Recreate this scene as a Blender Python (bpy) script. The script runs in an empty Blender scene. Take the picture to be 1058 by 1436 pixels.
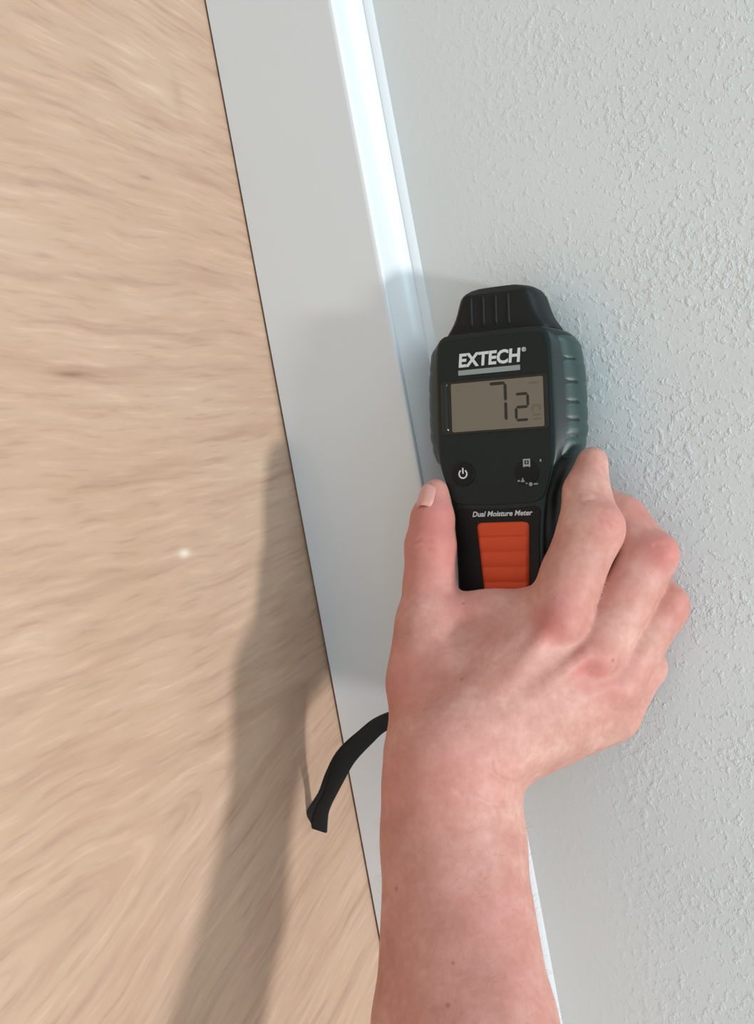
import bpy, bmesh, math, random
import numpy as np
from mathutils import Vector, Matrix

# ------------------------------------------------------------------ camera
# World: X runs along the baseboard, Z is up, the wall plane is Y = 0 (room at Y < 0).
TH = math.radians(31.0)            # camera looks this far below the horizontal
F, W, H = 1500.0, 1058, 1436       # focal length in pixels of the frame
DC = 0.47                          # distance to the foot of the baseboard
cT, sT = math.cos(TH), math.sin(TH)
E_ = np.array([0, sT, cT]); D_ = np.array([1.0, 0, 0]); K_ = np.array([0, -cT, sT])
CR = 0.983 * E_ + 0.183 * D_; CR /= np.linalg.norm(CR)
CU = 0.183 * E_ - 0.983 * D_; CU /= np.linalg.norm(CU)
CAM = np.array([0, -0.014, 0]) + 107.8 / F * DC * E_ + DC * K_

scene = bpy.context.scene
cam_data = bpy.data.cameras.new('camera')
cam = bpy.data.objects.new('camera', cam_data)
scene.collection.objects.link(cam)
cam.matrix_world = Matrix(((CR[0], CU[0], K_[0], CAM[0]), (CR[1], CU[1], K_[1], CAM[1]),
                           (CR[2], CU[2], K_[2], CAM[2]), (0, 0, 0, 1)))
cam_data.sensor_fit = 'VERTICAL'; cam_data.sensor_height = 36.0
cam_data.lens = F / H * 36.0
cam_data.clip_start = 0.01
scene.camera = cam

# ------------------------------------------------------------------ world, lamps, exposure
world = bpy.data.worlds.new('world'); scene.world = world
world.use_nodes = True
bg = world.node_tree.nodes['Background']
bg.inputs['Color'].default_value = (0.82, 0.95, 1.0, 1)
bg.inputs['Strength'].default_value = 0.71

def lamp(name, direction, dist, size, power, color, target=(0, -0.03, 0.06), length=None):
    d = Vector(direction).normalized()
    l = bpy.data.lights.new(name, 'AREA'); l.shape = 'DISK'; l.size = size
    l.energy = power; l.color = color
    if length: l.shape = 'RECTANGLE'; l.size_y = length
    o = bpy.data.objects.new(name, l); scene.collection.objects.link(o)
    o.location = Vector(target) + d * dist
    o.rotation_euler = (-d).to_track_quat('-Z', 'Y').to_euler()
    return o
# ceiling lamp: above, a little out from the wall, towards the lower end of the picture
lamp('ceiling_lamp_light', (0.33, -0.21, 0.92), 2.2, 0.20, 28, (1.0, 0.995, 0.98))
# daylight from a window high along the wall
lamp('window_light', (-0.36, -0.15, 0.92), 2.2, 0.45, 11, (0.72, 0.90, 1.0), (-0.12, -0.01, 0.07), 0.85)

vs = scene.view_settings
scene.display_settings.display_device = 'sRGB'
vs.view_transform = 'Standard'; vs.look = 'None'; vs.gamma = 1.0; vs.use_curve_mapping = False
vs.exposure = 0.0

# ------------------------------------------------------------------ helpers
def link(o, parent=None):
    scene.collection.objects.link(o)
    if parent is not None:
        o.parent = parent
        o.matrix_parent_inverse = Matrix.Identity(4)
    return o

def mesh_obj(name, verts, faces, mat, parent=None, smooth=True, loc=None):
    me = bpy.data.meshes.new(name)
    me.from_pydata([tuple(v) for v in verts], [], [tuple(f) for f in faces])
    me.validate(); me.update()
    bm = bmesh.new(); bm.from_mesh(me)
    bmesh.ops.recalc_face_normals(bm, faces=bm.faces)
    bm.to_mesh(me); bm.free()
    if mat: me.materials.append(mat)
    for p in me.polygons: p.use_smooth = smooth
    o = bpy.data.objects.new(name, me)
    if loc is not None: o.location = loc
    return link(o, parent)

def tag(o, label=None, cat=None, kind=None, group=None):
    for k, v in (('label', label), ('category', cat), ('kind', kind), ('group', group)):
        if v: o[k] = v
    return o

def sharp(o, ang=35):
    me = o.data
    bm = bmesh.new(); bm.from_mesh(me)
    a = math.radians(ang)
    for e in bm.edges:
        if len(e.link_faces) == 2 and e.calc_face_angle(0) > a: e.smooth = False
    bm.to_mesh(me); bm.free()

def bevel(o, w, seg=2, ang=30):
    m = o.modifiers.new('bevel', 'BEVEL'); m.width = w; m.segments = seg
    m.limit_method = 'ANGLE'; m.angle_limit = math.radians(ang)

class NT:
    """small node-tree writer"""
    def __init__(s, name):
        s.m = bpy.data.materials.new(name); s.m.use_nodes = True
        s.t = s.m.node_tree; s.b = s.t.nodes['Principled BSDF']
    def n(s, kind, **kw):
        nd = s.t.nodes.new(kind)
        for k, v in kw.items():
            if k in nd.inputs.keys(): nd.inputs[k].default_value = v
            else: setattr(nd, k, v)
        return nd
    def l(s, a, b): s.t.links.new(a, b)
    def ramp(s, src, stops, interp='LINEAR'):
        r = s.n('ShaderNodeValToRGB'); r.color_ramp.interpolation = interp
        el = r.color_ramp.elements
        while len(el) < len(stops): el.new(0.5)
        for e, (p, c) in zip(el, stops):
            e.position = p; e.color = c if len(c) == 4 else (*c, 1)
        s.l(src, r.inputs['Fac']); return r
    def math(s, op, a, b=None, c=None):
        nd = s.n('ShaderNodeMath', operation=op)
        for i, v in enumerate((a, b, c)):
            if v is None: continue
            if isinstance(v, (int, float)): nd.inputs[i].default_value = v
            else: s.l(v, nd.inputs[i])
        return nd.outputs[0]
    def mix(s, fac, a, b, mode='MIX'):
        nd = s.n('ShaderNodeMix', data_type='RGBA', blend_type=mode)
        for key, v in ((0, fac), (6, a), (7, b)):
            if isinstance(v, (int, float)): nd.inputs[key].default_value = v
            elif isinstance(v, tuple): nd.inputs[key].default_value = (*v, 1) if len(v) == 3 else v
            else: s.l(v, nd.inputs[key])
        return nd.outputs[2]
    def bump(s, h, strength, dist, normal=None):
        b = s.n('ShaderNodeBump'); b.inputs['Strength'].default_value = strength
        b.inputs['Distance'].default_value = dist
        s.l(h, b.inputs['Height'])
        if normal is not None: s.l(normal, b.inputs['Normal'])
        return b.outputs['Normal']
    def set(s, **kw):
        for k, v in kw.items():
            k = k.replace('_', ' ')
            if isinstance(v, tuple) and len(v) == 3 and k in ('Base Color',): v = (*v, 1)
            s.b.inputs[k].default_value = v
        return s

def srgb(r, g, b):
    f = lambda c: (c / 255 / 12.92) if c / 255 <= 0.04045 else ((c / 255 + 0.055) / 1.055) ** 2.4
    return (f(r), f(g), f(b))

# ------------------------------------------------------------------ materials
def plain(name, col, rough, spec=0.5, coat=0.0, grain=0.0, grain_scale=1500.0):
    t = NT(name).set(Base_Color=col, Roughness=rough)
    t.b.inputs['Specular IOR Level'].default_value = spec
    t.b.inputs['Coat Weight'].default_value = coat
    t.b.inputs['Coat Roughness'].default_value = 0.12
    if grain:
        tc = t.n('ShaderNodeTexCoord')
        ns = t.n('ShaderNodeTexNoise', Scale=grain_scale, Detail=2.0)
        t.l(tc.outputs['Object'], ns.inputs['Vector'])
        t.l(t.bump(ns.outputs['Fac'], grain, 0.0002), t.b.inputs['Normal'])
    return t.m

def wall_material():
    t = NT('orange_peel_paint').set(Roughness=0.30)
    tc = t.n('ShaderNodeTexCoord'); P = tc.outputs['Object']
    base = t.n('ShaderNodeTexNoise', Scale=9.0, Detail=2.0); t.l(P, base.inputs['Vector'])
    cr = t.ramp(base.outputs['Fac'], [(0.3, srgb(219, 226, 227)), (0.7, srgb(225, 231, 232))])
    t.l(cr.outputs['Color'], t.b.inputs['Base Color'])
    # splattered plaster: blobs of two sizes over a soft swell
    n1 = t.n('ShaderNodeTexNoise', Scale=300.0, Detail=3.0, Roughness=0.6); t.l(P, n1.inputs['Vector'])
    n2 = t.n('ShaderNodeTexNoise', Scale=520.0, Detail=2.0, Roughness=0.5); t.l(P, n2.inputs['Vector'])
    n3 = t.n('ShaderNodeTexNoise', Scale=60.0, Detail=1.0); t.l(P, n3.inputs['Vector'])
    patch = t.n('ShaderNodeTexNoise', Scale=22.0, Detail=1.0); t.l(P, patch.inputs['Vector'])
    dens = t.math('MULTIPLY_ADD', t.math('SUBTRACT', patch.outputs['Fac'], 0.5), 0.35, n1.outputs['Fac'])
    b1 = t.ramp(dens, [(0.53, (0, 0, 0)), (0.60, (0.45,) * 3), (0.72, (1,) * 3)], 'EASE')
    b2 = t.ramp(n2.outputs['Fac'], [(0.50, (0, 0, 0)), (0.72, (1,) * 3)], 'EASE')
    h = t.math('MULTIPLY_ADD', b2.outputs['Color'], 0.22, b1.outputs['Color'])
    h = t.math('MULTIPLY_ADD', n3.outputs['Fac'], 0.6, h)
    # the roller left the strip next to the baseboard smoother
    sep = t.n('ShaderNodeSeparateXYZ'); t.l(P, sep.inputs[0])
    wob = t.n('ShaderNodeTexNoise', Scale=14.0, Detail=1.0); t.l(P, wob.inputs['Vector'])
    zz = t.math('MULTIPLY_ADD', wob.outputs['Fac'], 0.06, sep.outputs['Z'])
    fade = t.n('ShaderNodeMapRange'); fade.inputs[1].default_value = 0.115; fade.inputs[2].default_value = 0.20
    fade.inputs[3].default_value = 0.12; fade.inputs[4].default_value = 1.0
    t.l(zz, fade.inputs[0])
    h = t.math('MULTIPLY', h, fade.outputs[0])
    t.l(t.bump(h, 0.9, 0.00034), t.b.inputs['Normal'])
    return t.m

def floor_material():
    t = NT('oak_floor').set(Roughness=0.5)
    t.b.inputs['Specular IOR Level'].default_value = 0.35
    tc = t.n('ShaderNodeTexCoord'); P = tc.outputs['Object']
    # grain runs across the board (along Y); it tilts more and more further along X and folds round one cathedral arch
    sep = t.n('ShaderNodeSeparateXYZ'); t.l(P, sep.inputs[0])
    X, Y = sep.outputs['X'], sep.outputs['Y']
    Y1 = t.math('ADD', Y, 0.10)
    tilt = t.math('MINIMUM', t.math('MAXIMUM', t.math('MULTIPLY_ADD', X, 1.0, 0.07), -0.16), 0.09)
    up = t.math('MULTIPLY', t.math('MULTIPLY_ADD', Y1, tilt, X), -1.0)
    low = t.math('ADD', t.math('MULTIPLY_ADD', Y1, 0.42, X), -2 * 0.0875)
    wx = t.math('SMOOTH_MAX', up, low, 0.012)
    def bell(x0, y0, rx, ry):
        dx = t.math('MULTIPLY', t.math('SUBTRACT', X, x0), 1 / rx); dy = t.math('MULTIPLY', t.math('SUBTRACT', Y, y0), 1 / ry)
        q = t.math('ADD', t.math('MULTIPLY', dx, dx), t.math('MULTIPLY', dy, dy))
        return t.math('EXPONENT', t.math('MULTIPLY', q, -1.0))
    for sc_, amp in ((5.0, 0.022), (28.0, 0.0055)):
        warp = t.n('ShaderNodeTexNoise', Scale=sc_, Detail=1.0); t.l(P, warp.inputs['Vector'])
        wx = t.math('MULTIPLY_ADD', t.math('SUBTRACT', warp.outputs['Fac'], 0.5), amp, wx)
    comb = t.n('ShaderNodeCombineXYZ'); t.l(wx, comb.inputs[0]); t.l(Y, comb.inputs[1])
    def grain(sx, sy, detail, rough=0.6):
        m = t.n('ShaderNodeMapping'); m.inputs['Scale'].default_value = (sx, sy, 1)
        t.l(comb.outputs[0], m.inputs['Vector'])
        n = t.n('ShaderNodeTexNoise', Scale=1.0, Detail=detail, Roughness=rough)
        t.l(m.outputs[0], n.inputs['Vector']); return n.outputs['Fac']
    g1 = grain(110, 10, 3.0); g2 = grain(360, 38, 2.5); g3 = grain(190, 45, 1.0)
    soft = t.n('ShaderNodeTexNoise', Scale=11.0, Detail=2.0); t.l(P, soft.inputs['Vector'])
    c = t.ramp(g1, [(0.30, srgb(182, 149, 126)), (0.48, srgb(195, 163, 139)), (0.62, srgb(197, 166, 142)), (0.78, srgb(206, 177, 153))])
    c2 = t.ramp(g2, [(0.28, (0.84, 0.81, 0.79)), (0.44, (0.98, 0.98, 0.98)), (0.56, (1, 1, 1)), (0.72, (1.13, 1.15, 1.17))])
    col = t.mix(0.9, c.outputs['Color'], c2.outputs['Color'], 'MULTIPLY')
    dk = t.ramp(g3, [(0.18, (1, 1, 1)), (0.27, (0, 0, 0))])
    col = t.mix(t.math('MULTIPLY', dk.outputs['Color'], 0.35), col, srgb(150, 112, 84))
    s2 = t.ramp(soft.outputs['Fac'], [(0.3, (0.96, 0.93, 0.91)), (0.7, (1.03, 1.04, 1.05))])
    col = t.mix(1.0, col, s2.outputs['Color'], 'MULTIPLY')
    # a small brown knot mark, a pale scuff and a darker patch in the grain
    for (x0, y0, rx, ry, c_, k) in ((-0.0659, -0.1326, 0.0011, 0.0085, srgb(140, 98, 74), 0.8), (0.002, -0.0925, 0.0016, 0.003, srgb(238, 224, 208), 0.8),
                                    (-0.186, -0.045, 0.010, 0.0035, srgb(166, 138, 118), 0.35), (-0.145, -0.075, 0.0008, 0.004, srgb(140, 104, 82), 0.5)):
        col = t.mix(t.math('MULTIPLY', bell(x0, y0, rx, ry), k), col, c_)
    t.l(col, t.b.inputs['Base Color'])
    t.l(t.bump(g2, 0.25, 0.0004), t.b.inputs['Normal'])
    return t.m

def skin_material():
    t = NT('skin').set(Roughness=0.52)
    b = t.b
    b.inputs['Subsurface Weight'].default_value = 0.25
    b.inputs['Subsurface Radius'].default_value = (1.0, 0.35, 0.2)
    b.inputs['Subsurface Scale'].default_value = 0.003
    b.inputs['Specular IOR Level'].default_value = 0.35
    tc = t.n('ShaderNodeTexCoord'); P = tc.outputs['Object']
    red = t.n('ShaderNodeAttribute', attribute_name='redness')
    n1 = t.n('ShaderNodeTexNoise', Scale=70.0, Detail=4.0, Roughness=0.6); t.l(P, n1.inputs['Vector'])
    n2 = t.n('ShaderNodeTexNoise', Scale=420.0, Detail=2.0); t.l(P, n2.inputs['Vector'])
    c = t.ramp(n1.outputs['Fac'], [(0.30, srgb(192, 139, 126)), (0.5, srgb(204, 154, 140)), (0.72, srgb(219, 177, 163))])
    c2 = t.ramp(n2.outputs['Fac'], [(0.3, (0.95, 0.92, 0.91)), (0.7, (1.04, 1.05, 1.06))])
    col = t.mix(1.0, c.outputs['Color'], c2.outputs['Color'], 'MULTIPLY')
    rn = t.math('MULTIPLY', red.outputs['Fac'], t.math('MULTIPLY_ADD', n1.outputs['Fac'], 1.6, 0.10))
    col = t.mix(rn, col, srgb(200, 112, 108))
    # freckles
    v = t.n('ShaderNodeTexVoronoi', Scale=95.0); t.l(P, v.inputs['Vector'])
    fr = t.ramp(v.outputs['Distance'], [(0.035, (1, 1, 1)), (0.10, (0, 0, 0))])
    keep = t.ramp(v.outputs['Color'], [(0.55, (0, 0, 0)), (0.66, (1, 1, 1))])
    col = t.mix(t.math('MULTIPLY', t.math('MULTIPLY', fr.outputs['Color'], keep.outputs['Color']), 0.55), col, srgb(150, 92, 70))
    t.l(col, b.inputs['Base Color'])
    # fine skin lines
    v2 = t.n('ShaderNodeTexVoronoi', Scale=900.0, feature='DISTANCE_TO_EDGE'); t.l(P, v2.inputs['Vector'])
    n4 = t.n('ShaderNodeTexNoise', Scale=220.0, Detail=3.0); t.l(P, n4.inputs['Vector'])
    r2 = t.ramp(v2.outputs['Distance'], [(0.0, (0, 0, 0)), (0.25, (1, 1, 1))])
    nn = t.bump(r2.outputs['Color'], 0.10, 0.0002)
    nn = t.bump(n4.outputs['Fac'], 0.22, 0.0008, nn)
    t.l(nn, b.inputs['Normal'])
    return t.m

M_wall = wall_material(); M_floor = floor_material(); M_skin = skin_material()
M_base = plain('white_semi_gloss_paint', srgb(228, 233, 236), 0.22, 0.5)
M_caulk = plain('white_caulk', srgb(226, 231, 234), 0.3, 0.5, grain=0.15, grain_scale=120)
M_gap_shade = plain('painted_gap_shade', srgb(70, 62, 58), 0.9, 0.1)
M_shell = plain('green_black_plastic', srgb(15, 31, 30), 0.42, 0.4, grain=0.12)
M_face = plain('dark_green_face', srgb(10, 26, 26), 0.36, 0.35, grain=0.08)
M_grip = plain('green_rubber', srgb(40, 62, 60), 0.42, 0.5, grain=0.12)
M_cap = plain('black_rubber_cap', srgb(15, 20, 20), 0.52, 0.35, grain=0.2)
M_black = plain('black_plastic', srgb(7, 10, 10), 0.45, 0.3, grain=0.1)
M_glass = plain('dark_display_bezel', srgb(17, 25, 24), 0.14, 0.5)
M_lcd = plain('lcd', srgb(115, 108, 94), 0.30, 0.4)
M_seg = plain('lcd_segment', srgb(46, 44, 40), 0.4, 0.3)
M_faint = plain('faint_lcd_segment', srgb(104, 98, 88), 0.4, 0.3)
M_print = plain('silver_print', srgb(206, 212, 210), 0.45, 0.4)
M_greyprint = plain('grey_print', srgb(142, 150, 148), 0.5, 0.4)
M_orange = plain('orange_rubber', srgb(214, 76, 36), 0.5, 0.35, grain=0.15)
M_strap = plain('black_nylon', srgb(16, 20, 22), 0.6, 0.4, grain=0.5, grain_scale=900)
M_nail = plain('nail', srgb(214, 156, 146), 0.3, 0.5)
M_hair = plain('arm_hair', srgb(176, 132, 104), 0.5, 0.3)

# ------------------------------------------------------------------ the setting
def grid_box(name, x0, x1, y0, y1, z0, z1, mat):
    v = [(x, y, z) for x in (x0, x1) for y in (y0, y1) for z in (z0, z1)]
    f = [(0, 1, 3, 2), (4, 6, 7, 5), (0, 4, 5, 1), (2, 3, 7, 6), (0, 2, 6, 4), (1, 5, 7, 3)]
    return mesh_obj(name, v, f, mat, smooth=False)

tag(grid_box('floor', -1.6, 1.6, -2.2, 0.06, -0.02, 0.0, M_floor), 'pale oak floor with curving grain', kind='structure')
tag(grid_box('wall_back', -1.6, 1.6, 0.0, 0.08, 0.0, 2.4, M_wall), 'off-white wall with orange peel plaster texture', kind='structure')

def extrude_profile(name, prof, x0, x1, mat, kind_label):
    n = len(prof)
    v = [(x, y, z) for x in (x0, x1) for (y, z) in prof]
    f = [(i, (i + 1) % n, n + (i + 1) % n, n + i) for i in range(n)]
    f += [tuple(range(n)), tuple(range(2 * n - 1, n - 1, -1))]
    o = mesh_obj(name, v, f, mat); sharp(o, 24)
    return tag(o, kind_label, kind='structure')
T = 0.014
prof = [(0.0, 0.0011), (-T, 0.0011), (-T, 0.0605)]
for k in range(0, 7):                               # small rounded lip
    a = math.radians(180 - 25 - 14 * k) if k else math.pi
    prof.append((-T + 0.0016 + 0.0016 * math.cos(a), 0.0612 + 0.0016 * math.sin(a)))
prof += [(-0.0118, 0.0627), (-0.0108, 0.0638), (-0.0090, 0.0655), (-0.0068, 0.0674), (-0.0046, 0.0690), (-0.0026, 0.0701), (-0.0018, 0.0704),
         (-0.0016, 0.0712), (-0.0010, 0.0722), (0.0, 0.0724)]
extrude_profile('baseboard_back', prof, -1.6, 1.6, M_base, 'white glossy baseboard with sloped top edge')
bead = [(0.004, 0.0700), (-0.0019, 0.0706)]
for k in range(9):
    q = k / 8
    bead.append((-0.0019 + 0.0021 * q - 0.0002 * math.sin(math.pi * q), 0.0709 + 0.0034 * q))
bead.append((0.004, 0.0746))
extrude_profile('trim_1', bead, -1.6, 1.6, M_caulk, 'white caulk bead along baseboard top')
tag(grid_box('gap_shade_strip', -1.6, 1.6, -0.0122, 0.0, 0.0, 0.0012, M_gap_shade), 'strip painted dark as shade in the gap under the baseboard', kind='structure')  # solid strip; its dark colour stands for the shade in the gap

# ------------------------------------------------------------------ moisture meter
# local frame in millimetres: u to the right, v towards the cap, w out of the face (face w = 0)
ta = math.radians(2.0); TM = math.radians(27.0)
ui = math.cos(ta) * CR + math.sin(ta) * CU
MV = -math.sin(ta) * CR + math.cos(ta) * CU
MU = ui * math.cos(TM) + K_ * math.sin(TM)
MW = K_ * math.cos(TM) - ui * math.sin(TM)
MO = np.array([-0.0321, -0.0310, 0.1084])
meter = bpy.data.objects.new('moisture_meter', None)
meter.empty_display_size = 0.02
link(meter)
meter.matrix_world = Matrix(((MU[0], MV[0], MW[0], MO[0]), (MU[1], MV[1], MW[1], MO[1]),
                             (MU[2], MV[2], MW[2], MO[2]), (0, 0, 0, 1)))
tag(meter, 'dark green handheld moisture meter with orange button, held against the white wall', 'moisture meter')
MM = 0.001

def chaikin(p, it=2):
    for _ in range(it):
        q = []
        for i in range(len(p)):
            a, b = p[i], p[(i + 1) % len(p)]
            q.append((a[0] * .75 + b[0] * .25, a[1] * .75 + b[1] * .25))
            q.append((a[0] * .25 + b[0] * .75, a[1] * .25 + b[1] * .75))
        p = q
    return p

def loft(name, rings, mat, parent, ang=40):
    n = len(rings[0])
    v = [(a * MM, b * MM, c * MM) for r in rings for (a, b, c) in r]
    f = []
    for i in range(len(rings) - 1):
        for j in range(n):
            f.append((i * n + j, i * n + (j + 1) % n, (i + 1) * n + (j + 1) % n, (i + 1) * n + j))
    f.append(tuple(range(n))); f.append(tuple(range((len(rings) - 1) * n, len(rings) * n)))
    o = mesh_obj(name, v, f, mat, parent); sharp(o, ang); return o

def interp(tab, v):
    vs_ = [r[0] for r in tab]
    return [float(np.interp(v, vs_, [r[k] for r in tab])) for k in range(1, len(tab[0]))]

# half widths: v, face half width, waist-of-side half width
BODY = sorted([(27.0, 17.0, 19.5), (26.6, 19.5, 22.8), (25.6, 21.0, 25.2), (24.0, 21.9, 27.0), (21, 22.6, 28.6), (15, 22.9, 29.7), (8, 23.0, 30.2), (0, 23.1, 30.4),
               (-11, 23.2, 30.3), (-17, 23.1, 29.2), (-21, 22.8, 27.2), (-25, 22.0, 25.0), (-30, 20.5, 22.4), (-35, 18.9, 20.3), (-40, 18.2, 19.8), (-46, 17.6, 19.4),
               (-54, 17.2, 19.2), (-70, 17.0, 19.0), (-108, 16.0, 17.2), (-114, 15.3, 16.4), (-117, 13.4, 14.4), (-118.5, 10.5, 11.2)])
def body_section(v, inset=0.0):
    a, b = interp(BODY, v); a -= inset; b -= inset
    half = [(a - 1.0, 0.0), (a + 0.6, -1.0), (b - 1.2, -6.5), (b, -10), (b, -18), (b - 1.5, -23), (a - 2, -28)]
    pts = half + [(-x, w) for x, w in reversed(half)]
    d = 0.0
    return [(x, w) for x, w in chaikin(pts, 2)]
stations = [27, 26.8, 26.6, 26.1, 25.6, 24.8, 24, 22.5, 21, 18, 15, 11, 8, 4, 0, -4, -8, -11, -14, -17, -19, -21, -23, -25, -27, -30, -32, -35, -37, -40, -43, -46, -50, -54, -62, -70, -90, -108, -111, -114, -116, -117, -118, -118.5]
loft('body', [[(x, v, w) for x, w in body_section(v)] for v in stations], M_shell, meter)

# side grips with ribs: a strip of rubber following the side, ribs as grooves
def side_grip(sgn):
    vs_ = np.arange(24.0, -22.01, -0.5)
    rows = []
    groove = [14.5, 6.0, -1.5, -8.0, -14.0]
    for v in vs_:
        a, b = interp(BODY, v)
        dep = sum(math.exp(-((v - g) / 0.9) ** 2) for g in groove)
        edge = min(1.0, (24.0 - v) / 1.5, (v + 22.0) / 1.5)
        pr = -0.3 + 1.15 * max(edge, 0) ** 0.5 - 0.4 * dep
        prof_ = [(a + 1.1, -2.0), (a + (b - a) * 0.45, -4.4), (a + (b - a) * 0.80, -7.2), (b - 0.5, -10), (b - 0.1, -14), (b - 0.5, -18), (b - 1.5, -21.5), (b - 3.4, -24.5)]
        r = []
        for i, (x, w) in enumerate(prof_):
            k = -0.6 if i in (0, len(prof_) - 1) else 1.0
            nx, nw = (0.6, 0.8) if i < 3 else ((0.95, 0.3) if i < 4 else (1.0, 0.0))
            p = pr if k > 0 else -0.5
            r.append((sgn * (x + nx * p) * MM, v * MM, (w + nw * p) * MM))
        rows.append(r)
    n = len(rows[0]); v_ = [p for r in rows for p in r]
    f = [(i * n + j, i * n + j + 1, (i + 1) * n + j + 1, (i + 1) * n + j) for i in range(len(rows) - 1) for j in range(n - 1)]
    o = mesh_obj('side_grip', v_, f, M_grip, meter)
    m = o.modifiers.new('s', 'SUBSURF'); m.levels = 1; m.render_levels = 1
    return o
for s in (1, -1): tag(side_grip(s), 'green ribbed rubber side grip')

# protective cap
CAPT = sorted([(26.2, 18.0), (26.6, 19.5), (27.1, 22.0), (27.8, 22.0), (28.6, 21.5), (30, 20.5), (32, 19.2), (35, 17.8), (38, 16.9), (41, 15.9), (43, 14.5), (44.0, 12.8), (44.5, 10.5)])
def cap_section(v):
    b, = interp(CAPT, v)
    t0, t1 = -4.0 - max(0, v - 42) * 0.9, -25.5 + max(0, v - 42) * 0.9
    half = [(b - 4.5, t0), (b - 2.2, t0 - 1.0), (b, t0 - 5.5), (b, t1 + 5), (b - 3, t1)]
    return chaikin(half + [(-x, w) for x, w in reversed(half)], 2)
cap = loft('protective_cap', [[(x, v, w) for x, w in cap_section(v)] for v in (26.2, 26.6, 27.1, 27.8, 28.6, 30, 32, 34, 36, 38, 40, 41, 42, 43, 43.5, 44.0, 44.3, 44.5)], M_cap, meter)
for k, u in enumerate((-9.5, -4.6, 0.4, 5.4)):
    rings = []
    for v in (29.4, 30.2, 33, 36, 39, 40.2, 40.9):
        h = 0.5 if 30 < v < 40.5 else 0.05
        rings.append([(u - 0.9, v, -4.6), (u - 0.5, v, -4.1 + h * .75), (u, v, -4.0 + h), (u + 0.5, v, -4.1 + h * .75), (u + 0.9, v, -4.6)])
    loft('grip_rib', rings, M_cap, cap, 60)

def flat(name, pts, w0, w1, mat, parent, bev=0.0, smooth=False):
    n = len(pts)
    v = [(x * MM, y * MM, w0 * MM) for x, y in pts] + [(x * MM, y * MM, w1 * MM) for x, y in pts]
    f = [tuple(range(n)), tuple(range(2 * n - 1, n - 1, -1))] + [(i, (i + 1) % n, n + (i + 1) % n, n + i) for i in range(n)]
    o = mesh_obj(name, v, f, mat, parent, smooth=smooth)
    if bev: bevel(o, bev * MM, 2)
    return o
def rrect(x0, y0, x1, y1, r, n=5):
    out = []
    for cx, cy, a0 in ((x1 - r, y1 - r, 0), (x0 + r, y1 - r, 90), (x0 + r, y0 + r, 180), (x1 - r, y0 + r, 270)):
        for k in range(n + 1):
            a = math.radians(a0 + 90 * k / n); out.append((cx + r * math.cos(a), cy + r * math.sin(a)))
    return out

# front face plates
face_out = [(-19.5, 25.2), (19.5, 25.2), (21.6, 22), (22.2, 14), (22.3, -12), (21.8, -24), (19.5, -32), (17.6, -37.2), (10, -37.9), (0, -38.1), (-10, -37.9), (-17.6, -37.2), (-19.5, -32), (-21.8, -24), (-22.3, -12), (-22.2, 14), (-21.6, 22)]
flat('front_panel', chaikin(face_out, 2), -1.0, 0.35, M_face, meter, 0.3)
hand_out = [(-17.0, -38.6), (-10, -39.3), (0, -39.5), (10, -39.3), (17.0, -38.6), (16.3, -46), (15.7, -55), (15.4, -108), (13, -114), (-13, -114), (-15.4, -108), (-15.7, -55), (-16.3, -46)]
tag(flat('handle_panel', chaikin(hand_out, 2), -1.0, 0.15, M_black, meter, 0.3), 'black handle panel')

# display: bezel, lcd, digits
disp = flat('display_window', rrect(-21.4, -10.9, 21.4, 9.4, 1.6), 0.0, 0.75, M_glass, meter, 0.3)
rv, rf = [], []
for j, v in enumerate((-9.8, -9.2, -8, 0, 7, 8, 8.5)):
    k = 0.35 if j in (0, 6) else 1.0
    for i in range(9):
        a = math.pi * i / 8
        rv.append(((-19.5 - 1.3 * math.cos(a)) * MM, v * MM, (0.55 + 0.95 * k * math.sin(a)) * MM))
rf = [(j * 9 + i, j * 9 + i + 1, (j + 1) * 9 + i + 1, (j + 1) * 9 + i) for j in range(6) for i in range(8)]
mesh_obj('highlight_ridge', rv, rf, M_glass, disp)  # glossy ridge added to catch a highlight along the bezel's left edge
lcd = tag(flat('lcd_screen', rrect(-16.8, -10.0, 19.6, 8.3, 0.6), 0.5, 0.85, M_lcd, disp), 'grey-brown liquid crystal screen with dark digits 7 and 2')
def seg(pts, mat=M_seg, name='digit_segment'):
    return pts
def segs(name, polys, mat, w=0.9):
    v, f = [], []
    for p in polys:
        b = len(v); n = len(p)
        v += [(x * MM, y * MM, (w - 0.06) * MM) for x, y in p] + [(x * MM, y * MM, w * MM) for x, y in p]
        f += [tuple(range(b, b + n)), tuple(range(b + 2 * n - 1, b + n - 1, -1))] + [(b + i, b + (i + 1) % n, b + n + (i + 1) % n, b + n + i) for i in range(n)]
    return mesh_obj(name, v, f, mat, disp, smooth=False)
def hbar(x0, x1, y, t): return [(x0 + t / 2, y + t / 2), (x1 - t / 2, y + t / 2), (x1, y), (x1 - t / 2, y - t / 2), (x0 + t / 2, y - t / 2), (x0, y)]
def vbar(x, y0, y1, t): return [(x - t / 2, y0 + t / 2), (x, y0), (x + t / 2, y0 + t / 2), (x + t / 2, y1 - t / 2), (x, y1), (x - t / 2, y1 - t / 2)]
segs('digit_seven', [hbar(-1.2, 5.0, 7.0, 1.15), vbar(5.0, 0.3, 6.8, 1.15), vbar(5.0, -6.9, -0.1, 1.15)], M_seg)
segs('digit_two', [hbar(9.0, 13.6, 2.4, 1.0), vbar(13.6, -2.2, 2.2, 1.0), hbar(9.0, 13.6, -2.4, 1.0), vbar(9.0, -6.9, -2.6, 1.0), hbar(9.0, 13.6, -7.2, 1.0)], M_seg)
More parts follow.
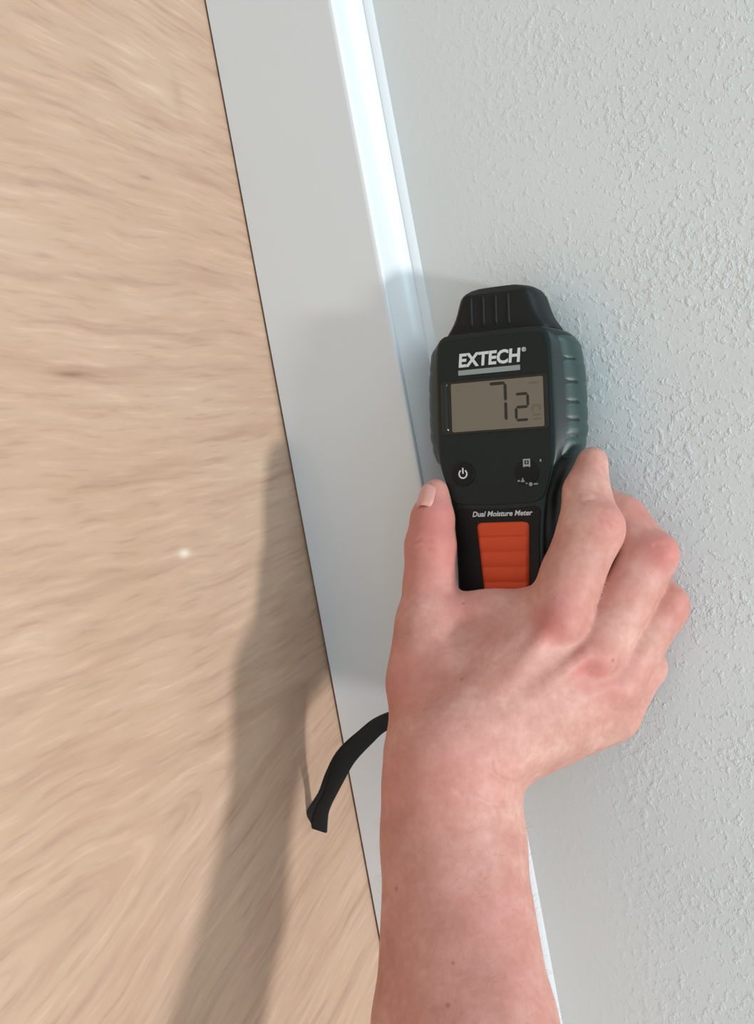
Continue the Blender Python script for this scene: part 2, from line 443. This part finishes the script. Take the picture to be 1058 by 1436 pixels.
segs('unit_symbol', [hbar(15.3, 18.4, -2.2, 0.7), vbar(15.4, -4.3, -2.2, 0.7), vbar(18.2, -4.3, -2.2, 0.7), hbar(15.3, 18.6, -5.6, 0.7), hbar(15.3, 18.6, -7.2, 0.7)], M_faint)
segs('status_mark', [hbar(14.2, 18.2, 6.2, 0.6)], M_faint)
segs('status_mark', [hbar(-14.4, -13.4, 5.4, 0.6)], M_faint)

# printing
def text(name, body, size, u, v, mat, sx=1.0, offset=0.0, shear=0.0, w=0.42, align='CENTER'):
    cu = bpy.data.curves.new(name, 'FONT'); cu.body = body; cu.size = size * MM
    cu.align_x = align; cu.align_y = 'CENTER'; cu.extrude = 0.03 * MM; cu.offset = offset * MM; cu.shear = shear
    cu.resolution_u = 3
    tmp = bpy.data.objects.new('tmp_' + name, cu); scene.collection.objects.link(tmp)
    dg = bpy.context.evaluated_depsgraph_get()
    me = bpy.data.meshes.new_from_object(tmp.evaluated_get(dg))
    bpy.data.objects.remove(tmp)
    me.name = name; me.materials.clear(); me.materials.append(mat)
    o = bpy.data.objects.new(name, me); link(o, meter)
    o.location = (u * MM, v * MM, w * MM); o.scale = (sx, 1, 1)
    return o
text('brand_lettering', 'EXTECH', 6.9, -1.3, 16.6, M_print, 0.96, 0.24, 0.10)
text('registered_mark', '®', 2.2, 12.6, 18.6, M_print, 1, 0.03)
flat('brand_underline', [(-13.7, 11.3), (10.9, 11.3), (10.9, 13.2), (-13.7, 13.2)], 0.3, 0.45, M_greyprint, meter)
text('model_lettering', 'Dual Moisture Meter', 2.75, 1.6, -41.5, M_print, 1.0, 0.06, 0.25, w=0.22)

# power button: round button with the ring-and-bar symbol
def disc(r, n=32): return [(r * math.cos(2 * math.pi * i / n), r * math.sin(2 * math.pi * i / n)) for i in range(n)]
def at(pts, u, v): return [(x + u, y + v) for x, y in pts]
pb = tag(flat('power_button', at(disc(4.6), -13.0, -26.0), 0.2, 0.95, M_black, meter, 0.35), 'round power button with white symbol')
ring, n = [], 26
for i in range(n + 1):
    a = math.radians(90 + 34 + (360 - 68) * i / n); ring.append((1.85 * math.cos(a), 1.85 * math.sin(a)))
for i in range(n + 1):
    a = math.radians(90 + 34 + (360 - 68) * (n - i) / n); ring.append((1.3 * math.cos(a), 1.3 * math.sin(a)))
v_, f_ = [], []
m_ = n + 1
for x, y in ring: v_.append(((x - 13.0) * MM, (y - 26.0) * MM, 1.0 * MM))
f_ = [(i, i + 1, 2 * m_ - 2 - i, 2 * m_ - 1 - i) for i in range(n)]
b_ = len(v_); v_ += [((x - 13.0) * MM, (y - 26.0) * MM, 1.0 * MM) for x, y in ((-.3, .1), (.3, .1), (.3, 2.3), (-.3, 2.3))]; f_.append((b_, b_ + 1, b_ + 2, b_ + 3))
mesh_obj('power_symbol', v_, f_, M_print, pb, smooth=False)

# second button with its small marks
mb = tag(flat('mode_button', at(disc(4.6), 12.2, -26.6), 0.2, 0.8, M_black, meter, 0.35), 'round mode button')
def marks(name, polys, w, parent, mat):
    v, f = [], []
    for p in polys:
        b = len(v); v += [(x * MM, y * MM, w * MM) for x, y in p]; f.append(tuple(range(b, b + len(p))))
    return mesh_obj(name, v, f, mat, parent, smooth=False)
R4 = lambda x0, y0, x1, y1: [(x0, y0), (x1, y0), (x1, y1), (x0, y1)]
marks('hold_symbol', [R4(10.9, -24.6, 11.5, -21.6), R4(13.1, -24.6, 13.7, -21.6), R4(11.5, -22.2, 13.1, -21.6), R4(11.5, -24.4, 13.1, -23.6), R4(12.0, -23.3, 12.6, -22.5), R4(17.4, -22.9, 18.0, -22.0)], 0.86, mb, M_greyprint)
marks('mode_symbol', [R4(8.6, -29.9, 9.5, -29.3), R4(9.9, -30.1, 11.3, -29.5), R4(10.3, -29.5, 10.9, -28.6), R4(11.7, -30.9, 12.4, -30.4), at(disc(0.75, 10), 13.6, -31.0), R4(14.7, -31.2, 16.4, -30.7)], 0.86, mb, M_greyprint)

# orange thumb pad with rolling ridges
nu, nv = 25, 91
v_, f_ = [], []
for j in range(nv):
    t = j / (nv - 1); v = -44.6 - 31.4 * t
    cu_ = 1.9 + 0.7 * t; hw = 10.4 - 1.9 * t
    r = 2.0
    if v > -44.6 - r: hw -= r - math.sqrt(max(0, r * r - (v + 44.6 + r) ** 2))
    if v < -76 + r: hw -= r - math.sqrt(max(0, r * r - (v + 76 - r) ** 2))
    ph = (v + 44.6) / 5.6
    wav = 0.55 * (abs(math.sin(math.pi * ph)) ** 0.7) if -72 < v < -49.5 else 0.35
    edge_v = min(1, (-44.6 - v) / 0.9, (v + 76) / 0.9)
    for i in range(nu):
        s = -1 + 2 * i / (nu - 1)
        e = min(1, (1 - abs(s)) * hw / 0.9, edge_v); e = math.sqrt(max(0, 1 - (1 - max(e, 0)) ** 2))
        v_.append(((cu_ + s * hw) * MM, v * MM, (0.05 + e * (1.0 + wav)) * MM))
f_ = [(j * nu + i, j * nu + i + 1, (j + 1) * nu + i + 1, (j + 1) * nu + i) for j in range(nv - 1) for i in range(nu - 1)]
tag(mesh_obj('orange_thumb_pad', v_, f_, M_orange, meter), 'orange ridged rubber pad')

# ------------------------------------------------------------------ wrist strap (a flat doubled loop tied to the meter's lower end)
def P3(x, y, z):
    """a point z metres in front of the lens plane, from where it stands in the photograph"""
    return CAM + (CR * (x - W / 2) / F - CU * (y - H / 2) / F - K_) * z
def ribbon(pts, widths, normal_hint, th):
    """closed flat band swept along points (world), rings of 8"""
    pts = [np.array(p) for p in pts]; rings = []
    for i, p in enumerate(pts):
        t = pts[min(i + 1, len(pts) - 1)] - pts[max(i - 1, 0)]; t /= np.linalg.norm(t)
        nh = np.array(normal_hint[i] if isinstance(normal_hint, list) else normal_hint, float)
        s = np.cross(t, nh); s /= np.linalg.norm(s); nn = np.cross(s, t)
        w = widths[i] / 2
        rings.append([p + s * a * w + nn * b * th / 2 for a, b in ((-1, .5), (-.8, 1), (.8, 1), (1, .5), (1, -.5), (.8, -1), (-.8, -1), (-1, -.5))])
    return rings
def smooth_path(ctrl, n):
    c = np.array(ctrl, float); out = []
    m = len(c) - 1
    for q in range(n):
        t = q / (n - 1) * m; i = min(int(t), m - 1); f = t - i
        p0, p1, p2, p3 = c[max(i - 1, 0)], c[i], c[i + 1], c[min(i + 2, m)]
        out.append(0.5 * (2 * p1 + (p2 - p0) * f + (2 * p0 - 5 * p1 + 4 * p2 - p3) * f * f + (3 * p1 - p0 - 3 * p2 + p3) * f ** 3))
    return np.array(out)
def to_meter(p):
    q = np.asarray(p) - MO; return (q @ MU, q @ MV, q @ MW)
STRAP = [(700, 985, .418), (655, 992, .424), (590, 998, .425), (539, 1013, .426), (512, 1034, .428), (486, 1060, .431), (471, 1087, .434), (460, 1112, .438), (447, 1137, .442), (442, 1158, .4445)]
def strap_strand(dx, dz, wd, end_twist, drop):
    path = smooth_path([(x + dx * (0.2 + 0.8 * (i / 9) ** 2), y + (drop if i == 9 else 0), z + dz) for i, (x, y, z) in enumerate(STRAP)], 40)
    pts = [P3(*p) for p in path]
    hint = []
    for i in range(40):
        t = i / 39
        hint.append(K_ * math.cos(end_twist * t ** 3) + CR * math.sin(end_twist * t ** 3))
    wid = [wd * (1.0 + 0.16 * math.exp(-((i / 39 - 0.55) / 0.12) ** 2) - 0.22 * math.exp(-((i / 39 - 0.80) / 0.08) ** 2) + 0.12 * max(0, i / 39 - .9) / .1) for i in range(40)]
    rings = ribbon(pts, wid, hint, 0.0014)
    n = 8
    v = [to_meter(p) for r in rings for p in r]
    f = [(i * n + j, i * n + (j + 1) % n, (i + 1) * n + (j + 1) % n, (i + 1) * n + j) for i in range(39) for j in range(n)]
    f += [tuple(range(n)), tuple(range(39 * n, 40 * n))]
    return v, f
va, fa = strap_strand(-7.0, -0.0008, 0.0060, 0.35, 2); vb, fb = strap_strand(6.0, -0.0028, 0.0062, -0.35, 6)
o = mesh_obj('wrist_strap', va + vb, fa + [tuple(i + len(va) for i in q) for q in fb], M_strap, meter)
sharp(o, 50); tag(o, 'black nylon wrist strap hanging over the baseboard')

# ------------------------------------------------------------------ the hand and forearm: one continuous surface grown from a distance field
def vec(x, y, z): return P3(x, y, z) * 1000.0          # millimetres
class Field:
    """evaluates the signed distance of the hand at points (N,3) in mm"""
def cone(p, a, b, ra, rb):
    ba = b - a; l2 = ba @ ba; rr = ra - rb; a2 = l2 - rr * rr; il2 = 1.0 / l2
    pa = p - a; y = pa @ ba; z = y - l2
    q = pa * l2 - y[:, None] * ba; x2 = np.einsum('ij,ij->i', q, q)
    y2 = y * y * l2; z2 = z * z * l2
    k = np.sign(rr) * rr * rr * x2
    c1 = np.sign(z) * a2 * z2 > k; c2 = np.sign(y) * a2 * y2 < k
    d = (np.sqrt(x2 * a2 * il2) + y * rr) * il2 - ra
    d = np.where(c2, np.sqrt(x2 + y2) * il2 - ra, d)
    return np.where(c1, np.sqrt(x2 + z2) * il2 - rb, d)
def ball(p, c, r): return np.linalg.norm(p - c, axis=1) - r
def ell(p, c, ax, rad):
    q = (p - c) @ ax.T
    k0 = np.linalg.norm(q / rad, axis=1); k1 = np.linalg.norm(q / (np.array(rad) ** 2), axis=1)
    return k0 * (k0 - 1.0) / np.maximum(k1, 1e-9)
def smin(a, b, k):
    h = np.maximum(k - np.abs(a - b), 0) / k
    return np.minimum(a, b) - h * h * h * k / 6.0

J = {  # joint: pixel position, depth (m), radius (mm)
    'thumb':  [(604, 868, .398, 10.8), (603, 822, .400, 9.8), (604, 766, .402, 9.5), (607, 728, .405, 8.1), (612, 690, .408, 5.0)],
    'index':  [(782, 862, .379, 11.6), (803, 806, .379, 11.0), (829, 744, .380, 11.5), (823, 690, .3865, 8.3), (831, 649, .3905, 5.8)],
    'middle': [(840, 905, .380, 10.6), (876, 842, .3835, 10.0), (909, 781, .3860, 10.2), (874, 728, .3950, 8.6), (828, 700, .400, 7.0)],
    'ring':   [(864, 955, .384, 10.0), (893, 908, .3870, 9.4), (929, 852, .3915, 9.4), (890, 798, .3990, 8.0), (838, 782, .4025, 6.8)],
    'little': [(864, 1000, .389, 9.2), (882, 970, .391, 8.0), (905, 936, .3955, 7.8), (880, 890, .402, 7.0), (838, 868, .405, 6.2)],
}
FING = {k: [(vec(x, y, z), r) for x, y, z, r in v] for k, v in J.items()}
PALM = [  # (a, ra, b, rb)
    ((600, 1050, .383), 15.0, (604, 868, .397), 11.0),          # thumb metacarpal
    ((592, 955, .392), 12.6, (600, 890, .397), 11.0),
    ((622, 1060, .372), 18.0, (782, 868, .3815), 11.6),          # index metacarpal
    ((645, 1060, .370), 17.5, (834, 912, .383), 10.8),          # middle
    ((660, 1060, .371), 16.5, (858, 960, .386), 10.4),          # ring
    ((688, 1048, .376), 14.0, (856, 1000, .390), 10.0),         # little
    ((720, 1045, .384), 13.0, (835, 1010, .396), 10.0),         # heel of the hand
    ((606, 868, .398), 10.0, (690, 868, .392), 9.5),            # web
    ((690, 868, .392), 9.5, (772, 862, .383), 10.5),
    ((640, 950, .386), 14.0, (760, 930, .384), 13.0),
]
ARM = [((632, 1065, .372), 20.0, (632, 1120, .369), 20.8),
       ((601, 1110, .372), 15.6, (602, 1180, .367), 15.2), ((662, 1110, .372), 16.3, (668, 1180, .366), 15.8),
       ((602, 1180, .367), 15.2, (604, 1440, .346), 17.8), ((668, 1180, .366), 15.8, (698, 1440, .330), 17.6),
       ((634, 1180, .365), 18.0, (650, 1440, .337), 21.5),
       ((604, 1440, .346), 17.8, (640, 2300, .260), 24.0), ((698, 1440, .330), 17.6, (840, 2300, .235), 22.0),
       ((650, 1440, .337), 21.5, (730, 2300, .245), 27.0)]
TEND = [((634, 1055, .359), (770, 885, .3685)), ((654, 1050, .358), (822, 918, .3685)), ((668, 1050, .359), (850, 962, .3735))]
KNUK = [((788, 868, .3715), 7.5), ((836, 920, .3740), 6.4), ((864, 962, .3790), 5.6), ((849, 736, .3745), 6.0), ((929, 774, .3800), 5.5), ((944, 846, .3860), 5.0)]
ORDER = ('thumb', 'index', 'middle', 'ring', 'little')
def meter_field(p):
    q = (p / 1000.0 - MO); u = q @ MU * 1000; v = q @ MV * 1000; w = q @ MW * 1000
    vs_ = np.array([r[0] for r in BODY])
    b = np.interp(v, vs_, np.array([r[2] for r in BODY])) + 0.75
    a = np.interp(v, vs_, np.array([r[1] for r in BODY])) + 0.75
    f = np.clip((-w) / 8.0, 0, 1)
    hw = a + (b - a) * f
    dx = np.abs(u) - hw; dw = np.maximum(w - 1.2, -30.0 - w); dv = np.maximum(v - 26, -119.5 - v)
    m = np.maximum(np.maximum(dx, dw), dv)
    pad = np.maximum(np.maximum(np.abs(u - 2.2) - 11.2, np.abs(v + 60.3) - 16.3), w - 2.2)
    return np.minimum(m, pad)
def hand_base(p):
    d = None
    for a, ra, b, rb in PALM:
        c = cone(p, vec(*a), vec(*b), ra, rb); d = c if d is None else smin(d, c, 10.0)
    arm = None
    for a, ra, b, rb in ARM:
        c = cone(p, vec(*a), vec(*b), ra, rb); arm = c if arm is None else smin(arm, c, 10.0)
    d = smin(d, arm, 10.0)
    for a, b in TEND:
        d = smin(d, cone(p, vec(*a), vec(*b), 1.7, 2.1), 6.0)
    fs = None
    for k in ORDER:
        ch = FING[k]; g = None
        for (a, ra), (b, rb) in zip(ch[:-1], ch[1:]):
            c = cone(p, a, b, ra, rb); g = c if g is None else smin(g, c, 3.0)
        fs = g if fs is None else smin(fs, g, 1.3)
    d = smin(d, fs, 4.5)
    for c, r in KNUK: d = smin(d, ball(p, vec(*c), r), 6.0)
    d = np.maximum(d, -(meter_field(p)))
    d = np.maximum(d, p[:, 1] + 1.2)                       # stay clear of the wall
    return d
def surf(x, y):
    """the skin point seen at a place of the photograph, and its outward normal (mm)"""
    o = CAM * 1000; dr = P3(x, y, 1.0) - CAM; dr = dr / np.linalg.norm(dr); t = 200.0
    for _ in range(80):
        q = hand_base((o + dr * t)[None])[0]
        t += max(q * 0.8, 0.02)
        if q < 0.03 or t > 520: break
    p = o + dr * t; h = 0.4
    g = np.array([hand_base((p + h * a)[None])[0] - hand_base((p - h * a)[None])[0] for a in np.eye(3)])
    return p, g / np.linalg.norm(g)
CREASE_PX = [([(689, 1068), (691, 1084), (704, 1094), (724, 1097)], 0.75, 0.35), ([(640, 1112), (664, 1116), (686, 1128), (712, 1128)], 0.75, 0.4),
             ([(842, 716), (856, 722), (868, 733)], 0.6, 0.3), ([(836, 728), (852, 734), (866, 745)], 0.6, 0.35), ([(822, 700), (836, 699), (848, 704)], 0.6, 0.35),
             ([(574, 762), (588, 758), (604, 759)], 0.6, 0.3), ([(573, 772), (588, 769), (606, 770)], 0.6, 0.35), ([(920, 764), (934, 764), (942, 770)], 0.6, 0.35)]
CREASE = []
for px_, rad_, out_ in CREASE_PX:
    ln = []
    for x_, y_ in px_:
        p_, n_ = surf(x_, y_); ln.append(p_ + n_ * (out_ - 0.25))
    CREASE.append((ln, rad_))
def hand_field(p):
    d = hand_base(p)
    for line, rad in CREASE:
        for a, b in zip(line[:-1], line[1:]):
            d = -smin(-d, cone(p, a, b, rad, rad * 0.98), 1.0)
    return d

def grow(field, lo, hi, h):
    lo = np.array(lo, float); n = np.ceil((np.array(hi) - lo) / h).astype(int) + 1
    B = 8; nb = np.ceil(n / B).astype(int); n = nb * B
    S = np.full(n, 1e3, np.float32)
    bi = np.stack(np.meshgrid(*[np.arange(k) for k in nb], indexing='ij'), -1).reshape(-1, 3)
    ctr = lo + (bi * B + (B - 1) / 2) * h
    dc = field(ctr)
    near = np.abs(dc) < B * h * 0.87 + 7.0
    for b, s in zip(bi[~near], dc[~near]):
        S[b[0] * B:b[0] * B + B, b[1] * B:b[1] * B + B, b[2] * B:b[2] * B + B] = s
    off = np.stack(np.meshgrid(*[np.arange(B)] * 3, indexing='ij'), -1).reshape(-1, 3)
    nbk = bi[near]
    for q in range(0, len(nbk), 400):
        bb = nbk[q:q + 400]
        idx = (bb[:, None, :] * B + off[None]).reshape(-1, 3)
        S[idx[:, 0], idx[:, 1], idx[:, 2]] = field(lo + idx * h)
    # naive surface nets
    neg = S < 0
    c = np.zeros(np.array(S.shape) - 1, np.int8)
    for dx in (0, 1):
        for dy in (0, 1):
            for dz in (0, 1):
                c += neg[dx:dx + c.shape[0], dy:dy + c.shape[1], dz:dz + c.shape[2]]
    cells = np.argwhere((c > 0) & (c < 8))
    vid = np.full(c.shape, -1, np.int64); vid[tuple(cells.T)] = np.arange(len(cells))
    acc = np.zeros((len(cells), 3)); cnt = np.zeros(len(cells))
    cor = [(x, y, z) for x in (0, 1) for y in (0, 1) for z in (0, 1)]
    for i in range(8):
        for j in range(i + 1, 8):
            if sum(abs(a - b) for a, b in zip(cor[i], cor[j])) != 1: continue
            A, Bc = np.array(cor[i]), np.array(cor[j])
            sa = S[tuple((cells + A).T)].astype(float); sb = S[tuple((cells + Bc).T)].astype(float)
            m = (sa < 0) != (sb < 0)
            t = np.where(m, sa / np.where(m, sa - sb, 1), 0)
            acc += np.where(m[:, None], A + t[:, None] * (Bc - A), 0); cnt += m
    verts = lo + (cells + acc / cnt[:, None]) * h
    faces = []
    for ax in range(3):
        b, c2 = (ax + 1) % 3, (ax + 2) % 3
        s0 = [slice(1, -1)] * 3; s1 = [slice(1, -1)] * 3
        s0[ax] = slice(0, -1); s1[ax] = slice(1, None)
        for sgn in (0, 1):
            m = (neg[tuple(s0)] & ~neg[tuple(s1)]) if sgn == 0 else (~neg[tuple(s0)] & neg[tuple(s1)])
            e = np.argwhere(m); o = np.ones(3, int); o[ax] = 0; e = e + o
            db = np.zeros(3, int); db[b] = 1; dc_ = np.zeros(3, int); dc_[c2] = 1
            q = [vid[tuple((e - db - dc_).T)], vid[tuple((e - dc_).T)], vid[tuple(e.T)], vid[tuple((e - db).T)]]
            if sgn: q = q[::-1]
            faces.append(np.stack(q, -1))
    return verts, np.concatenate(faces)

allp = np.array([P3(*q[:3]) * 1000 for f in J.values() for q in f] + [P3(*s) * 1000 for a in PALM + ARM for s in (a[0], a[2])])
lo = allp.min(0) - 36; hi = allp.max(0) + 36
xcut = P3(690, 1980, .29)[0] * 1000
hi[0] = xcut + 3
fld = lambda p: np.maximum(hand_field(p), p[:, 0] - xcut)
hv, hf = grow(fld, lo, hi, 0.8)
hand_org = P3(690, 950, .385)
hw_ = hv / 1000.0 - hand_org
me = bpy.data.meshes.new('person')
me.vertices.add(len(hw_)); me.vertices.foreach_set('co', hw_.astype(np.float32).ravel())
me.loops.add(hf.size); me.loops.foreach_set('vertex_index', hf.astype(np.int32).ravel())
me.polygons.add(len(hf)); me.polygons.foreach_set('loop_start', np.arange(0, hf.size, 4, dtype=np.int32))
me.update(calc_edges=True); me.validate()
me.polygons.foreach_set('use_smooth', np.ones(len(hf), bool))
# skin redness over knuckles, finger ends and the outer edge of the hand
red = np.zeros(len(hv))
for x_, y_, rad, amt in ((772, 872, 9, .85), (792, 852, 13, .55), (830, 938, 9, .75), (845, 918, 10, .45), (858, 965, 11, .5), (860, 733, 10, .5), (935, 772, 11, .7), (952, 852, 9, .5),
                         (606, 735, 16, .85), (620, 770, 14, .65), (590, 790, 16, .6), (650, 845, 16, .4), (565, 960, 22, .5), (835, 650, 5, .15), (640, 1075, 22, .35), (900, 960, 14, .35), (905, 720, 9, .5),
                         (570, 1110, 26, .35), (600, 1250, 34, .3), (680, 1290, 26, .35), (600, 1400, 34, .3), (720, 1380, 22, .35), (790, 800, 12, .25), (880, 830, 12, .3), (700, 920, 22, .2)):
    p_, n_ = surf(x_, y_)
    red = np.maximum(red, amt * np.exp(-(np.linalg.norm(hv - p_, axis=1) / rad) ** 2))
at_ = me.attributes.new('redness', 'FLOAT', 'POINT'); at_.data.foreach_set('value', red.astype(np.float32))
me.materials.append(M_skin)
person = bpy.data.objects.new('person', me); person.location = hand_org; link(person)
tag(person, 'bare right forearm and hand gripping the dark moisture meter against the wall', 'person')
sm = person.modifiers.new('smooth', 'SMOOTH'); sm.factor = 0.5; sm.iterations = 2

# thumbnail, seen almost edge-on on the left of the thumb tip
def nail(px0, px1, half, lift):
    a, na = surf(*px0); b, nb = surf(*px1)
    ax = (b - a) / np.linalg.norm(b - a)
    n0 = na + nb; n0 -= ax * (n0 @ ax); n0 /= np.linalg.norm(n0)
    side = np.cross(ax, n0)
    L = np.linalg.norm(b - a); v, f = [], []
    NU, NV = 9, 9
    for layer in (0, 1):
        for j in range(NV):
            tt = j / (NV - 1)
            hw = half * (1.0 - 0.35 * max(0, (tt - 0.7) / 0.3) ** 2 - 0.25 * max(0, (0.25 - tt) / 0.25) ** 2)
            for i in range(NU):
                q = -1 + 2 * i / (NU - 1)
                dep = -0.55 * half * q * q + lift - 0.35 * layer
                v.append((a + ax * L * tt + side * hw * q + n0 * dep) / 1000.0 - hand_org)
    for j in range(NV - 1):
        for i in range(NU - 1):
            k = j * NU + i; f.append((k, k + 1, k + NU + 1, k + NU)); k += NU * NV; f.append((k, k + NU, k + NU + 1, k + 1))
    m = NU * NV
    rim = [i for i in range(NU)] + [j * NU + NU - 1 for j in range(1, NV)] + [(NV - 1) * NU + i for i in range(NU - 2, -1, -1)] + [j * NU for j in range(NV - 2, 0, -1)]
    f += [(rim[i], rim[(i + 1) % len(rim)], m + rim[(i + 1) % len(rim)], m + rim[i]) for i in range(len(rim))]
    o = mesh_obj('thumbnail', v, f, M_nail, person)
    return o
tag(nail((592, 711), (600, 680), 4.0, 1.25), 'pale pink thumbnail')

# short fine hairs along the forearm
rng = np.random.default_rng(4)
dg_n = np.zeros((len(hf), 3)); A_, B_, C_ = hv[hf[:, 0]], hv[hf[:, 1]], hv[hf[:, 2]]
dg_n = np.cross(B_ - A_, C_ - A_)
ln_ = np.linalg.norm(dg_n, axis=1, keepdims=True); dg_n /= np.maximum(ln_, 1e-9)
fc = hv[hf].mean(1)
start = P3(640, 1150, .36)[0] * 1000
cand = np.where((fc[:, 0] > start) & (fc[:, 0] < xcut - 20))[0]
pick = rng.choice(cand, 1500, replace=False)
v_, f_ = [], []
down = np.array([-1.0, 0, 0])                            # hairs lie towards the hand and the little finger
for i in pick:
    n_ = dg_n[i]; p_ = fc[i]
    if n_ @ (p_ - vec(640, 1400, .345)) < 0: n_ = -n_
    t_ = down * 0.6 + np.array([0, 0, 0.8]) + rng.normal(0, .35, 3); t_ -= n_ * (t_ @ n_); t_ /= np.linalg.norm(t_)
    Lh = rng.uniform(3.0, 6.5); s_ = np.cross(t_, n_) * 0.022
    p1 = p_ + (t_ * .55 + n_ * .30) * Lh; p2 = p_ + (t_ * .95 + n_ * .36) * Lh
    k = len(v_)
    v_ += [(q / 1000.0 - hand_org) for q in (p_ - s_ - n_ * .2, p_ + s_ - n_ * .2, p1 + s_ * .8, p1 - s_ * .8, p2)]
    f_ += [(k, k + 1, k + 2, k + 3), (k + 3, k + 2, k + 4)]
hair = mesh_obj('arm_hair', v_, f_, M_hair, person)
tag(hair, 'short fine light brown hair on the forearm', kind='stuff')
